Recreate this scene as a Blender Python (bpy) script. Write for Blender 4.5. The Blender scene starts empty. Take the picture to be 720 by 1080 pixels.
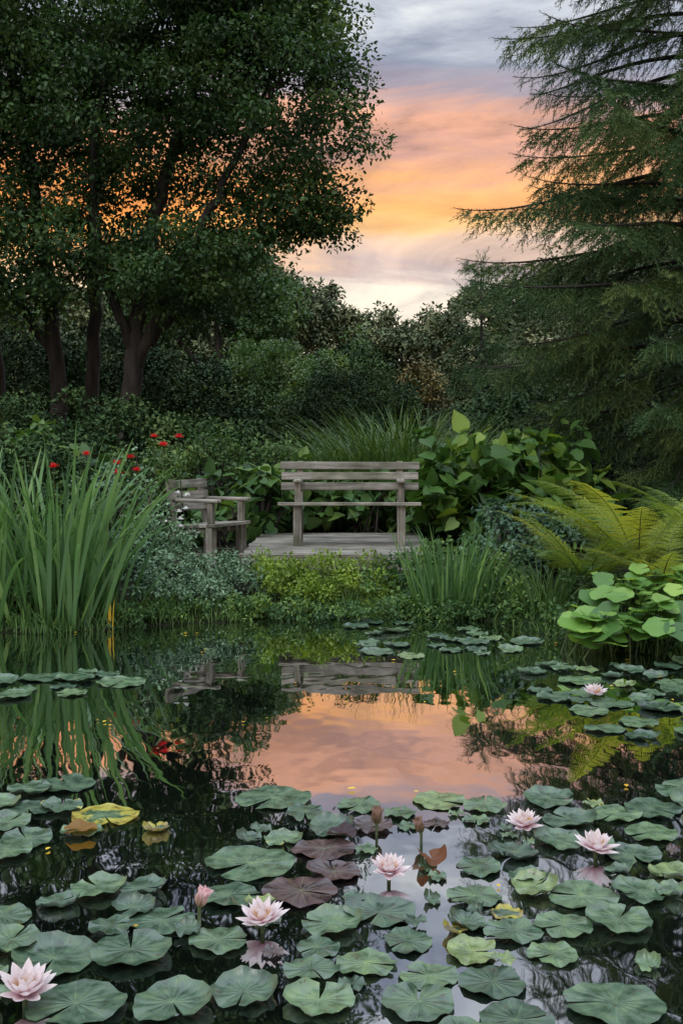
import bpy, math, random
import numpy as np
from mathutils import Vector, Matrix
rng=np.random.default_rng(11)
random.seed(11)
S=bpy.context.scene

def lin(c):
    return tuple(((v/255)/12.92 if v/255<=0.04045 else ((v/255+0.055)/1.055)**2.4) for v in c)

# ------------------------------------------------------------------ mesh helpers
def mk_mesh(name,V,loops,sizes,mat=None,fattr=None,vattr=None,smooth=False,uv=None):
    V=np.asarray(V,dtype=np.float32); loops=np.asarray(loops,dtype=np.int32); sizes=np.asarray(sizes,dtype=np.int32)
    me=bpy.data.meshes.new(name)
    me.vertices.add(len(V)); me.vertices.foreach_set('co',V.ravel())
    me.loops.add(len(loops)); me.loops.foreach_set('vertex_index',loops)
    me.polygons.add(len(sizes))
    st=np.concatenate([[0],np.cumsum(sizes)[:-1]]).astype(np.int32)
    me.polygons.foreach_set('loop_start',st)
    me.update(calc_edges=True)
    me.polygons.foreach_set('use_smooth',np.full(len(sizes),smooth,dtype=bool))
    if fattr:
        for k,a in fattr.items():
            at=me.attributes.new(k,'FLOAT','FACE'); at.data.foreach_set('value',np.asarray(a,dtype=np.float32))
    if vattr:
        for k,a in vattr.items():
            at=me.attributes.new(k,'FLOAT','POINT'); at.data.foreach_set('value',np.asarray(a,dtype=np.float32))
    ob=bpy.data.objects.new(name,me); S.collection.objects.link(ob)
    if mat: me.materials.append(mat)
    return ob

def empty(name,loc=(0,0,0)):
    e=bpy.data.objects.new(name,None); e.location=loc; S.collection.objects.link(e); e.empty_display_size=.1
    return e
def parent(ch,p):
    ch.parent=p; ch.matrix_parent_inverse=Matrix.Translation(p.location).inverted(); return ch

def nz(a): 
    return a/np.maximum(np.linalg.norm(a,axis=-1,keepdims=True),1e-9)

LEAF=(np.array([(0,0,0),(-.27,.3,.06),(-.22,.7,.05),(0,1,-.02),(.22,.7,.05),(.27,.3,.06)]),[(0,1,2,3),(0,3,4,5)])
HEART=(np.array([(0,0,0),(-.30,-.08,.05),(-.46,.2,.09),(-.36,.58,.06),(-.14,.88,0),(0,1.08,-.10),(.14,.88,0),(.36,.58,.06),(.46,.2,.09),(.30,-.08,.05),(0,.35,-.01),(0,.7,-.03)]),
       [(0,1,2,10),(10,2,3,11),(11,3,4,5),(11,5,6,7),(10,11,7,8),(0,10,8,9)])
def disc_t(n=16,notch=.22):
    v=[(0,0,0)];f=[]
    for r,z in((.5,.03),(1,.08)):
        for i in range(n):
            a=-math.pi/2+notch/2+(2*math.pi-notch)*i/(n-1)
            k=r*.5*(1+.05*math.sin(a*5)*(r>.9))
            v.append((k*math.cos(a),k*math.sin(a)+.12,z*.5+(.03*math.sin(a*4) if r>.9 else 0)))
    for i in range(n-1):
        f.append((0,1+i,2+i)); f.append((1+i,1+n+i,2+n+i,2+i))
    return np.array(v),f
DISC=disc_t()
def needle_t(m=13):
    v=[];f=[]
    for i in range(m):
        t=i/m; a=i*2.4; L=.27*(1-.35*t); w=.026
        b=np.array((0,t,0)); d=np.array((math.cos(a)*.8,.62,math.sin(a)*.8)); d/=np.linalg.norm(d)
        s=np.cross(d,(0,1,0)); s/=np.linalg.norm(s)
        k=len(v); v+= [b-s*w,b+s*w,b+d*L+s*w*.4,b+d*L-s*w*.4]; f.append((k,k+1,k+2,k+3))
    k=len(v); v+=[(-.02,0,0),(.02,0,0),(.01,1,0),(-.01,1,0)]; f.append((k,k+1,k+2,k+3))
    return np.array(v),f
NEED=needle_t()

def scatter(name,tm,pos,d,n,scale,rnd,mat,smooth=False):
    tv,tf=tm
    d=nz(d); x=nz(np.cross(d,n)); n2=np.cross(x,d)
    sc=np.asarray(scale)
    if sc.ndim==1: sc=np.repeat(sc[:,None],3,axis=1)
    V=pos[:,None,:]+ (tv[None,:,0,None]*sc[:,0,None,None])*x[:,None,:]+(tv[None,:,1,None]*sc[:,1,None,None])*d[:,None,:]+(tv[None,:,2,None]*sc[:,2,None,None])*n2[:,None,:]
    N=len(pos); nv=len(tv)
    fl=np.concatenate([np.array(f) for f in tf]); fs=np.array([len(f) for f in tf])
    loops=(fl[None,:]+(np.arange(N)*nv)[:,None]).ravel()
    dr=.12*np.sin(pos[:,0]*1.9+1.3*np.sin(pos[:,1]*1.1))*np.sin(pos[:,2]*2.3+pos[:,0])+.08*np.sin(pos[:,0]*5.1+pos[:,2]*4.3)
    return mk_mesh(name,V.reshape(-1,3),loops,np.tile(fs,N),mat,{'rnd':np.repeat(np.clip(rnd+dr,0,1),len(tf))},smooth=smooth)

class Tubes:
    def __init__(s): s.V=[];s.L=[];s.n=0
    def add(s,pts,rad,k=6):
        pts=np.asarray(pts,float); m=len(pts)
        rad=np.broadcast_to(rad,(m,)) if np.ndim(rad) else np.full(m,rad)
        t=nz(np.gradient(pts,axis=0)); up=np.array((0,0,1.)) if abs(t[0,2])<.9 else np.array((1.,0,0))
        u=nz(np.cross(t,up)); w=np.cross(t,u)
        a=np.arange(k)*2*math.pi/k
        R=pts[:,None]+rad[:,None,None]*(np.cos(a)[None,:,None]*u[:,None]+np.sin(a)[None,:,None]*w[:,None])
        s.V.append(R.reshape(-1,3))
        i=np.arange(m-1)[:,None]*k; j=np.arange(k)[None,:]; j2=(j+1)%k
        q=np.stack([i+j,i+j2,i+k+j2,i+k+j],axis=-1).reshape(-1,4)+s.n
        s.L.append(q); s.n+=m*k
    def build(s,name,mat):
        V=np.concatenate(s.V); q=np.concatenate(s.L)
        return mk_mesh(name,V,q.ravel(),np.full(len(q),4),mat,{'rnd':np.full(len(q),.5)},smooth=True)

def smoothline(P,n=8):
    P=np.asarray(P,float); t=np.linspace(0,len(P)-1,n*(len(P)-1)+1)
    out=[]
    for tt in t:
        i=min(int(tt),len(P)-2); f=tt-i
        p0=P[max(i-1,0)];p1=P[i];p2=P[i+1];p3=P[min(i+2,len(P)-1)]
        out.append(.5*((2*p1)+(-p0+p2)*f+(2*p0-5*p1+4*p2-p3)*f*f+(-p0+3*p1-3*p2+p3)*f**3))
    return np.array(out)

# ------------------------------------------------------------------ materials
def newmat(name):
    m=bpy.data.materials.new(name); m.use_nodes=True; nt=m.node_tree; nt.nodes.clear()
    return m,nt,nt.nodes.new('ShaderNodeOutputMaterial')
def ramp(nt,stops,interp='LINEAR'):
    r=nt.nodes.new('ShaderNodeValToRGB'); r.color_ramp.interpolation=interp
    e=r.color_ramp.elements
    e[0].position=stops[0][0]; e[0].color=(*stops[0][1],1)
    e[1].position=stops[-1][0]; e[1].color=(*stops[-1][1],1)
    for p,c in stops[1:-1]:
        x=e.new(p); x.color=(*c,1)
    return r
def leaf_mat(name,dark,mid,light,rough=.5,trans=.3,spec=.3):
    m,nt,o=newmat(name); N=nt.nodes; L=nt.links
    a=N.new('ShaderNodeAttribute'); a.attribute_name='rnd'
    r=ramp(nt,[(0,dark),(.55,mid),(1,light)]); L.new(a.outputs['Fac'],r.inputs['Fac'])
    p=N.new('ShaderNodeBsdfPrincipled'); p.inputs['Roughness'].default_value=rough
    p.inputs['Specular IOR Level'].default_value=spec
    L.new(r.outputs['Color'],p.inputs['Base Color'])
    if trans<=0:
        L.new(p.outputs[0],o.inputs['Surface']); return m
    t=N.new('ShaderNodeBsdfTranslucent')
    mu=N.new('ShaderNodeMix'); mu.data_type='RGBA'; mu.blend_type='MULTIPLY'; mu.inputs[0].default_value=1
    L.new(r.outputs['Color'],mu.inputs[6]); mu.inputs[7].default_value=(1.4,1.35,.6,1); L.new(mu.outputs[2],t.inputs['Color'])
    mx=N.new('ShaderNodeMixShader'); mx.inputs[0].default_value=trans
    L.new(p.outputs[0],mx.inputs[1]); L.new(t.outputs[0],mx.inputs[2]); L.new(mx.outputs[0],o.inputs['Surface'])
    return m
def bark_mat(name,c1,c2,sc=12):
    m,nt,o=newmat(name); N=nt.nodes; L=nt.links
    g=N.new('ShaderNodeTexCoord'); mp=N.new('ShaderNodeMapping'); mp.inputs['Scale'].default_value=(1,1,.2)
    no=N.new('ShaderNodeTexNoise'); no.inputs['Scale'].default_value=sc; no.inputs['Detail'].default_value=6
    L.new(g.outputs['Object'],mp.inputs[0]); L.new(mp.outputs[0],no.inputs['Vector'])
    r=ramp(nt,[(.35,c1),(.65,c2)]); L.new(no.outputs['Fac'],r.inputs[0])
    p=N.new('ShaderNodeBsdfPrincipled'); p.inputs['Roughness'].default_value=.9; L.new(r.outputs[0],p.inputs['Base Color'])
    b=N.new('ShaderNodeBump'); b.inputs['Strength'].default_value=.8; b.inputs['Distance'].default_value=.03
    L.new(no.outputs['Fac'],b.inputs['Height']); L.new(b.outputs[0],p.inputs['Normal']); L.new(p.outputs[0],o.inputs[0])
    return m
def wood_mat(name,axis):
    m,nt,o=newmat(name); N=nt.nodes; L=nt.links
    g=N.new('ShaderNodeTexCoord'); oi=N.new('ShaderNodeObjectInfo')
    off=N.new('ShaderNodeVectorMath'); off.operation='MULTIPLY_ADD'; off.inputs[1].default_value=(9,9,9); L.new(oi.outputs['Random'],off.inputs[0]); L.new(g.outputs['Object'],off.inputs[2])
    mp=N.new('ShaderNodeMapping')
    s=[38,38,38]; s[axis]=2.2; mp.inputs['Scale'].default_value=s
    no=N.new('ShaderNodeTexNoise'); no.inputs['Scale'].default_value=1; no.inputs['Detail'].default_value=7; no.inputs['Roughness'].default_value=.65
    L.new(off.outputs[0],mp.inputs[0]); L.new(mp.outputs[0],no.inputs['Vector'])
    r=ramp(nt,[(.3,(.075,.068,.056)),(.48,(.225,.208,.175)),(.7,(.37,.35,.30))]); L.new(no.outputs['Fac'],r.inputs[0])
    n2=N.new('ShaderNodeTexNoise'); n2.inputs['Scale'].default_value=4; n2.inputs['Detail'].default_value=5
    L.new(off.outputs[0],n2.inputs['Vector'])
    r2=ramp(nt,[(.35,(.45,.48,.40)),(.6,(1,1,1))]); L.new(n2.outputs['Fac'],r2.inputs[0])
    mu=N.new('ShaderNodeMix'); mu.data_type='RGBA'; mu.blend_type='MULTIPLY'; mu.inputs[0].default_value=1
    L.new(r.outputs[0],mu.inputs[6]); L.new(r2.outputs[0],mu.inputs[7])
    hs=N.new('ShaderNodeHueSaturation'); mr=N.new('ShaderNodeMapRange'); mr.inputs[3].default_value=.75; mr.inputs[4].default_value=1.15
    L.new(oi.outputs['Random'],mr.inputs[0]); L.new(mr.outputs[0],hs.inputs['Value']); L.new(mu.outputs[2],hs.inputs['Color'])
    p=N.new('ShaderNodeBsdfPrincipled'); p.inputs['Roughness'].default_value=.8; L.new(hs.outputs[0],p.inputs['Base Color'])
    b=N.new('ShaderNodeBump'); b.inputs['Strength'].default_value=.5; b.inputs['Distance'].default_value=.005
    L.new(no.outputs['Fac'],b.inputs['Height']); L.new(b.outputs[0],p.inputs['Normal']); L.new(p.outputs[0],o.inputs[0])
    return m

M_tree=leaf_mat('tree_leaves',(.016,.042,.015),(.040,.092,.030),(.09,.155,.045),trans=.3)
M_dark=leaf_mat('dark_leaves',(.013,.032,.013),(.033,.072,.025),(.09,.145,.045),trans=0,rough=.7,spec=.15)
M_far=leaf_mat('hazed_far_leaves',(.07,.095,.055),(.115,.15,.078),(.22,.23,.11),trans=0,rough=.8,spec=.1)  # distance haze put into the colour as a paler green
M_need=leaf_mat('needles',(.025,.06,.024),(.06,.12,.04),(.14,.20,.06),trans=0,rough=.6)
M_iris=leaf_mat('iris_blades',(.032,.08,.025),(.07,.16,.048),(.16,.28,.075),trans=.25,rough=.4)
M_grass=leaf_mat('grass_blades',(.03,.07,.022),(.075,.145,.04),(.17,.25,.08),trans=.25)
M_lime=leaf_mat('lime_leaves',(.065,.115,.015),(.135,.22,.025),(.25,.34,.045),trans=.3)
M_silver=leaf_mat('silver_leaves',(.045,.10,.05),(.10,.18,.095),(.18,.28,.16),trans=0,rough=.7)
M_big=leaf_mat('broad_leaves',(.025,.065,.016),(.06,.14,.03),(.19,.29,.045),trans=.3)
M_host=leaf_mat('hosta_leaves',(.02,.055,.018),(.052,.12,.033),(.14,.23,.055),trans=.25)
M_blue=leaf_mat('bluegreen_leaves',(.018,.05,.028),(.045,.10,.055),(.09,.17,.09),trans=0)
M_fern=leaf_mat('fern_leaves',(.08,.14,.02),(.18,.26,.035),(.36,.38,.06),trans=.38)
M_round=leaf_mat('round_leaves',(.05,.125,.03),(.12,.25,.05),(.26,.41,.08),trans=.3,rough=.4)
M_bark=bark_mat('bark',(.012,.01,.008),(.04,.034,.028))
M_stem=bark_mat('green_stems',(.03,.05,.02),(.07,.10,.03))
M_yel=leaf_mat('yellow_leaves',(.4,.22,.02),(.6,.38,.03),(.7,.5,.05),trans=.3)

# ------------------------------------------------------------------ terrain
POND=np.array([(-9,7.9),(-5,8.0),(-2.9,8.15),(-1.9,8.35),(-1.2,8.75),(-.6,8.9),(0,9.0),(.6,9.05),(1.2,8.9),(1.5,8.3),(1.8,7.5),(2.4,7.05),(3.2,6.85),(5,6.9),(9,6.5),(9,1.1),(4,1.3),(0,1.2),(-4,1.3),(-9,1.1)])
def sdist(P):
    best=np.full(len(P),1e9); inside=np.zeros(len(P),bool)
    for i in range(len(POND)):
        a=POND[i];b=POND[(i+1)%len(POND)];ab=b-a
        t=np.clip(((P-a)@ab)/(ab@ab),0,1); dd=np.linalg.norm(P-(a+t[:,None]*ab),axis=1); best=np.minimum(best,dd)
        c=((a[1]>P[:,1])!=(b[1]>P[:,1]))
        with np.errstate(divide='ignore',invalid='ignore'):
            xi=(b[0]-a[0])*(P[:,1]-a[1])/(b[1]-a[1]+1e-12)+a[0]
        inside^=(c&(P[:,0]<xi))
    return np.where(inside,-best,best)
def ss(x,a,b):
    t=np.clip((x-a)/(b-a),0,1); return t*t*(3-2*t)
def wobble(x,y): return .06*np.sin(x*5.1+np.sin(y*3))+.04*np.sin(x*11+y*7)
def height(x,y):
    x=np.atleast_1d(np.asarray(x,float));y=np.atleast_1d(np.asarray(y,float))
    s=sdist(np.stack([x,y],1))+wobble(x,y)
    out=.09*ss(s,-.02,.25)+.2*ss(s,.1,2.2)+.75*ss(s,3.5,9)+.025*np.sin(x*2.3+1)*np.sin(y*1.9)*ss(s,.1,1)+.012*np.sin(x*9)*np.sin(y*8.3)*ss(s,0,.4)
    return np.where(s<0,-.7*ss(-s,0,1.2)+0.0,out)
def H(x,y): return float(height(x,y)[0])
def axis(c,lo,hi,step,far):
    core=np.arange(lo,hi+1e-6,step); k=np.geomspace(step,far,34)
    return np.concatenate([(lo-k)[::-1],core,hi+k])
xs=axis(0,-7,7,.11,600); ys=axis(0,0,15,.11,600)
X,Y=np.meshgrid(xs,ys); Z=height(X.ravel(),Y.ravel())
V=np.stack([X.ravel(),Y.ravel(),Z],1); nx=len(xs)
i=np.arange(len(ys)-1)[:,None]*nx; j=np.arange(nx-1)[None,:]
q=np.stack([i+j,i+j+1,i+nx+j+1,i+nx+j],-1).reshape(-1,4)
m,nt,o=newmat('soil'); N=nt.nodes; L=nt.links
g=N.new('ShaderNodeTexCoord')
n1=N.new('ShaderNodeTexNoise'); n1.inputs['Scale'].default_value=14; n1.inputs['Detail'].default_value=8; L.new(g.outputs['Object'],n1.inputs['Vector'])
r1=ramp(nt,[(.3,(.006,.006,.004)),(.55,(.014,.015,.008)),(.75,(.035,.033,.018))]); L.new(n1.outputs['Fac'],r1.inputs[0])
n2=N.new('ShaderNodeTexNoise'); n2.inputs['Scale'].default_value=1.7; n2.inputs['Detail'].default_value=6; L.new(g.outputs['Object'],n2.inputs['Vector'])
r2=ramp(nt,[(.40,(0,0,0)),(.6,(1,1,1))]); L.new(n2.outputs['Fac'],r2.inputs[0])
mx=N.new('ShaderNodeMix'); mx.data_type='RGBA'; L.new(r2.outputs[0],mx.inputs[0]); L.new(r1.outputs[0],mx.inputs[6]); mx.inputs[7].default_value=(.010,.022,.006,1)
p=N.new('ShaderNodeBsdfPrincipled'); p.inputs['Roughness'].default_value=.95; p.inputs['Specular IOR Level'].default_value=.1; L.new(mx.outputs[2],p.inputs['Base Color'])
b=N.new('ShaderNodeBump'); b.inputs['Distance'].default_value=.05; b.inputs['Strength'].default_value=1; L.new(n1.outputs['Fac'],b.inputs['Height']); L.new(b.outputs[0],p.inputs['Normal']); L.new(p.outputs[0],o.inputs[0])
mk_mesh('ground',V,q.ravel(),np.full(len(q),4),m,smooth=True)

# water
m,nt,o=newmat('pond_water'); N=nt.nodes; L=nt.links
g=N.new('ShaderNodeTexCoord'); mp=N.new('ShaderNodeMapping'); mp.inputs['Scale'].default_value=(1,.6,1)
L.new(g.outputs['Object'],mp.inputs[0])
n1=N.new('ShaderNodeTexNoise'); n1.inputs['Scale'].default_value=3.5; n1.inputs['Detail'].default_value=2; L.new(mp.outputs[0],n1.inputs['Vector'])
b=N.new('ShaderNodeBump'); b.inputs['Strength'].default_value=.12; b.inputs['Distance'].default_value=.02; L.new(n1.outputs['Fac'],b.inputs['Height'])
gl=N.new('ShaderNodeBsdfGlossy'); gl.inputs['Roughness'].default_value=.018; gl.inputs['Color'].default_value=(.95,.95,.96,1); L.new(b.outputs[0],gl.inputs['Normal'])
df=N.new('ShaderNodeBsdfDiffuse'); df.inputs['Color'].default_value=(.003,.005,.004,1)
fr=N.new('ShaderNodeFresnel'); fr.inputs['IOR'].default_value=1.6; L.new(b.outputs[0],fr.inputs['Normal'])
mr=N.new('ShaderNodeMapRange'); mr.inputs[1].default_value=.05; mr.inputs[2].default_value=.5; mr.inputs[3].default_value=.56; mr.inputs[4].default_value=.85; L.new(fr.outputs[0],mr.inputs[0])
mx=N.new('ShaderNodeMixShader'); L.new(mr.outputs[0],mx.inputs[0]); L.new(df.outputs[0],mx.inputs[1]); L.new(gl.outputs[0],mx.inputs[2]); L.new(mx.outputs[0],o.inputs[0])
mk_mesh('pond_water',[(-9.3,.8,0),(9.3,.8,0),(9.3,9.6,0),(-9.3,9.6,0)],[0,1,2,3],[4],m,smooth=True)

# ------------------------------------------------------------------ vegetation generators
def cluster_leaves(C,R,T,n,flat=.6,crown_c=None,upw=.7):
    K=len(C); P=rng.normal(size=(K,n,3)); P*= (rng.random((K,n,1))**.33*1.0)/np.maximum(np.linalg.norm(P,axis=2,keepdims=True),1e-6)
    off=P.copy(); P[:,:,2]*=flat
    pos=(C[:,None]+P*R[:,None,None]).reshape(-1,3)
    nrm=(off*.6+rng.normal(size=off.shape)*.45+np.array((0,0,upw))).reshape(-1,3)
    d=(off*.7+rng.normal(size=off.shape)*.6+np.array((0,0,-.25))).reshape(-1,3)
    rnd=(T[:,None]+rng.normal(size=(K,n))*.13).ravel()
    return pos,d,nrm,np.clip(rnd,0,1)

def lobe_clumps(lobes,dens,shell=.5):
    C=[];
    for (cx,cy,cz,rx,ry,rz) in lobes:
        k=max(6,int(dens*(rx*ry*rz)**(2/3)))
        u=nz(rng.normal(size=(k,3))); r=shell+(1-shell)*rng.random((k,1))**.6
        r*=1+.14*np.sin(u[:,:1]*7+cx)*np.sin(u[:,2:]*6+cz)
        C.append(np.array((cx,cy,cz))+u*r*np.array((rx,ry,rz)))
    return np.concatenate(C)

def bush(name,lobes,dens,nl,size,mat,cr=.2,tm=LEAF,upw=.7,shell=.45,flat=.75,stems=True,smooth=False):
    C=lobe_clumps(lobes,dens,shell)
    gz=height(C[:,0],C[:,1]); C=C[C[:,2]>gz+.02]
    T=np.clip(.5+rng.normal(size=len(C))*.2,0,1)
    pos,d,n,r=cluster_leaves(C,cr*(.7+.6*rng.random(len(C))),T,nl,flat,upw=upw)
    sz=size*(.6+.7*rng.random(len(pos)))
    lo=lobes[0]; e=empty(name,(lo[0],lo[1],H(lo[0],lo[1])))
    parent(scatter('leaves',tm,pos,d,n,sz,r,mat,smooth),e)
    if stems:
        tb=Tubes()
        for c in C[::max(1,len(C)//60)]:
            l=min(lobes,key=lambda q:(q[0]-c[0])**2+(q[1]-c[1])**2)
            b0=np.array((l[0]+rng.normal()*.1,l[1]+rng.normal()*.1,H(l[0],l[1])-.05))
            mid=(b0+c)/2+np.array((0,0,.1)); tb.add(smoothline([b0,mid,c],4),np.linspace(.018,.005,9)*max(1,lo[5]),5)
        parent(tb.build('stems',M_bark),e)
    return e

def grow_tree(name,stems,lobes,dens,nl,leaf,cr,mat,shell=.35,flat=.55,cull=None,extra=None):
    tb=Tubes(); nodes=[]
    for pts,r0,r1 in stems:
        P=smoothline(pts,8); P[1:-1]+=rng.normal(size=P[1:-1].shape)*.02
        rr=np.linspace(r0,r1,len(P)); 
        if pts[0][2]<1.3: rr[:3]*=np.array((1.4,1.2,1.08))
        tb.add(P,rr,9)
        for k in range(len(P)//4,len(P)): nodes.append((*P[k],rr[k]))
    C=lobe_clumps(lobes,dens,shell)
    if extra is not None: C=np.concatenate([C,extra])
    if cull is not None: C=C[[not cull(c) for c in C]]
    A=np.array(nodes)
    dmin=np.array([np.min(np.linalg.norm(A[:,:3]-c,axis=1)) for c in C]); C=C[np.argsort(dmin)]
    for c in C:
        dv=c-A[:,:3]; dist=np.linalg.norm(dv,axis=1)
        cost=dist+np.maximum(0,.35*dist-dv[:,2])*.9
        k=int(np.argmin(cost)); b0=A[k]; L=dist[k]
        if L<.05: continue
        mid=b0[:3]+dv[k]*.5+np.array((0,0,.10*L))+rng.normal(size=3)*.06*L
        r0=min(b0[3]*.6,.012+.014*L); P=smoothline([b0[:3],mid,c],4)
        rr=np.linspace(r0,.006,len(P)); tb.add(P,rr,5)
        A=np.concatenate([A,np.column_stack([P[3:],rr[3:]])])
    T=np.clip(.48+rng.normal(size=len(C))*.22,0,1)
    pos,d,n,r=cluster_leaves(C,cr*(.5+.9*rng.random(len(C))),T,nl,flat)
    sz=leaf*(.6+.7*rng.random(len(pos)))
    b=stems[0][0][0]; e=empty(name,tuple(b))
    parent(tb.build('trunk_and_limbs',M_bark),e); parent(scatter('crown_leaves',LEAF,pos,d,n,sz,r,mat),e)
    return e

def blades(name,base,az,L,w,th0,k,mat,rnd,seg=7,par=None):
    n=len(base); s=np.linspace(0,1,seg+1)
    th=th0[:,None]+k[:,None]*s[None,:]**2
    dx=np.sin(th)*L[:,None]/seg; dz=np.cos(th)*L[:,None]/seg
    R=np.concatenate([np.zeros((n,1)),np.cumsum(dx[:,:-1],1)],1); Zz=np.concatenate([np.zeros((n,1)),np.cumsum(dz[:,:-1],1)],1)
    ca,sa=np.cos(az),np.sin(az)
    C=np.stack([base[:,0,None]+ca[:,None]*R,base[:,1,None]+sa[:,None]*R,base[:,2,None]+Zz],-1)
    ta=az+math.pi/2+rng.normal(size=n)*.7
    side=np.stack([np.cos(ta),np.sin(ta),np.zeros(n)],-1)
    prof=w[:,None]*.5*np.where(s<.45,.7+.66*s,1.0)*np.sqrt(np.clip(1-s**2.5,0,1)); prof[:,-1]=w*.03
    A=C-side[:,None]*prof[...,None]; B=C+side[:,None]*prof[...,None]
    V=np.stack([A,B],2).reshape(-1,3)
    i=(np.arange(n)*(seg+1)*2)[:,None]+np.arange(seg)[None,:]*2
    q=np.stack([i,i+1,i+3,i+2],-1).reshape(-1,4)
    ob=mk_mesh(name,V,q.ravel(),np.full(len(q),4),mat,{'rnd':np.repeat(np.clip(rnd,0,1),seg)},smooth=True)
    if par: parent(ob,par)
    return ob
def tuft(name,cx,cy,rx,ry,n,Lr,w,mat,lean=.35,k=(.1,1.2),seg=7,par=None,dz=0):
    a=rng.random(n)*2*math.pi; r=np.sqrt(rng.random(n)); x=cx+rx*r*np.cos(a); y=cy+ry*r*np.sin(a)
    base=np.stack([x,y,height(x,y)-.03+dz],1)
    az=a+rng.normal(size=n)*.6
    return blades(name,base,az,Lr[0]+(Lr[1]-Lr[0])*rng.random(n),w*(.6+.7*rng.random(n)),np.abs(r*lean+rng.normal(size=n)*.08),k[0]+(k[1]-k[0])*rng.random(n)**1.6,mat,.5+rng.normal(size=n)*.22,seg,par)

# ------------------------------------------------------------------ big broadleaf tree (left)
stems=[([(-4.45,17.2,.7),(-4.5,17.2,3.0),(-4.75,17.1,5.0),(-5.2,17.0,7.5),(-5.3,17,9.5)],.15,.04),
 ([(-4.02,17.6,.7),(-4.0,17.6,3.2),(-3.95,17.5,6.0),(-3.6,17.4,9.0)],.14,.04),
 ([(-3.38,16.8,.7),(-3.22,16.8,2.5),(-3.1,16.8,3.6),(-2.8,16.8,5.2),(-2.2,16.9,7.5),(-1.9,17,9.6)],.18,.04),
 ([(-3.22,16.8,2.5),(-2.7,16.6,3.6),(-1.9,16.5,5.2),(-1.2,16.7,6.6),(-.7,16.9,7.6)],.10,.025),
 ([(-3.2,16.8,2.8),(-3.6,16.4,4.2),(-3.7,16.2,5.6),(-3.4,16.1,7.4)],.09,.025),
 ([(-2.95,16.8,3.0),(-2.2,17.3,4.0),(-1.2,17.6,4.7),(-.4,17.7,5.6)],.07,.02),
 ([(-4.5,17.2,2.8),(-5.4,16.9,4.2),(-6.4,16.8,5.4)],.09,.025),
 ([(-5.6,18,.7),(-5.7,18,3),(-6,18,6),(-6.3,18,8.5)],.13,.04)]
lobes=[(-1.15,17,6.9,1.6,1.8,1.7),(-1.5,17.1,8.9,1.9,2.0,1.7),(-4.2,16.8,8.6,2.3,2.0,2.2),(-3.7,16.5,6.5,1.9,1.5,1.4),(-6.6,17,7.2,2,1.8,2.6),
 (-2.3,16.6,4.15,1.6,1.3,.8),(-5.4,16.5,4.3,2.0,1.5,1.0),(-.55,17.2,5.15,.9,1.0,.5),(-3.2,17,10.6,1.8,1.8,1.2),(-3.6,17.0,5.2,2.6,1.0,.6)]
def cull(c): return (4.85<c[2]<5.6 and -5.5<c[0]<-1.0 and rng.random()<.42)
grow_tree('broadleaf_tree',stems,lobes,50,190,.078,.50,M_tree,cull=cull)
# a second, airier tree further back, added to mask the bright sky mirrored in the pond
grow_tree('broadleaf_tree',[([(-3.3,29,.8),(-3.2,29,3),(-3.3,29,5),(-3.0,29,6.8)],.14,.03),([(-3.2,29,2.6),(-2.2,29,4.2),(-1.6,29,5.6)],.08,.02),([(-3.25,29,2.9),(-4.6,29,4.6),(-5.2,29,5.8)],.08,.02)],
 [(-2.1,29,5.0,1.0,1.1,1.2),(-3.3,29,5.9,1.2,1.1,1.1),(-4.8,29,5.2,1.2,1.1,1.1)],42,110,.12,.46,M_tree)

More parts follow.
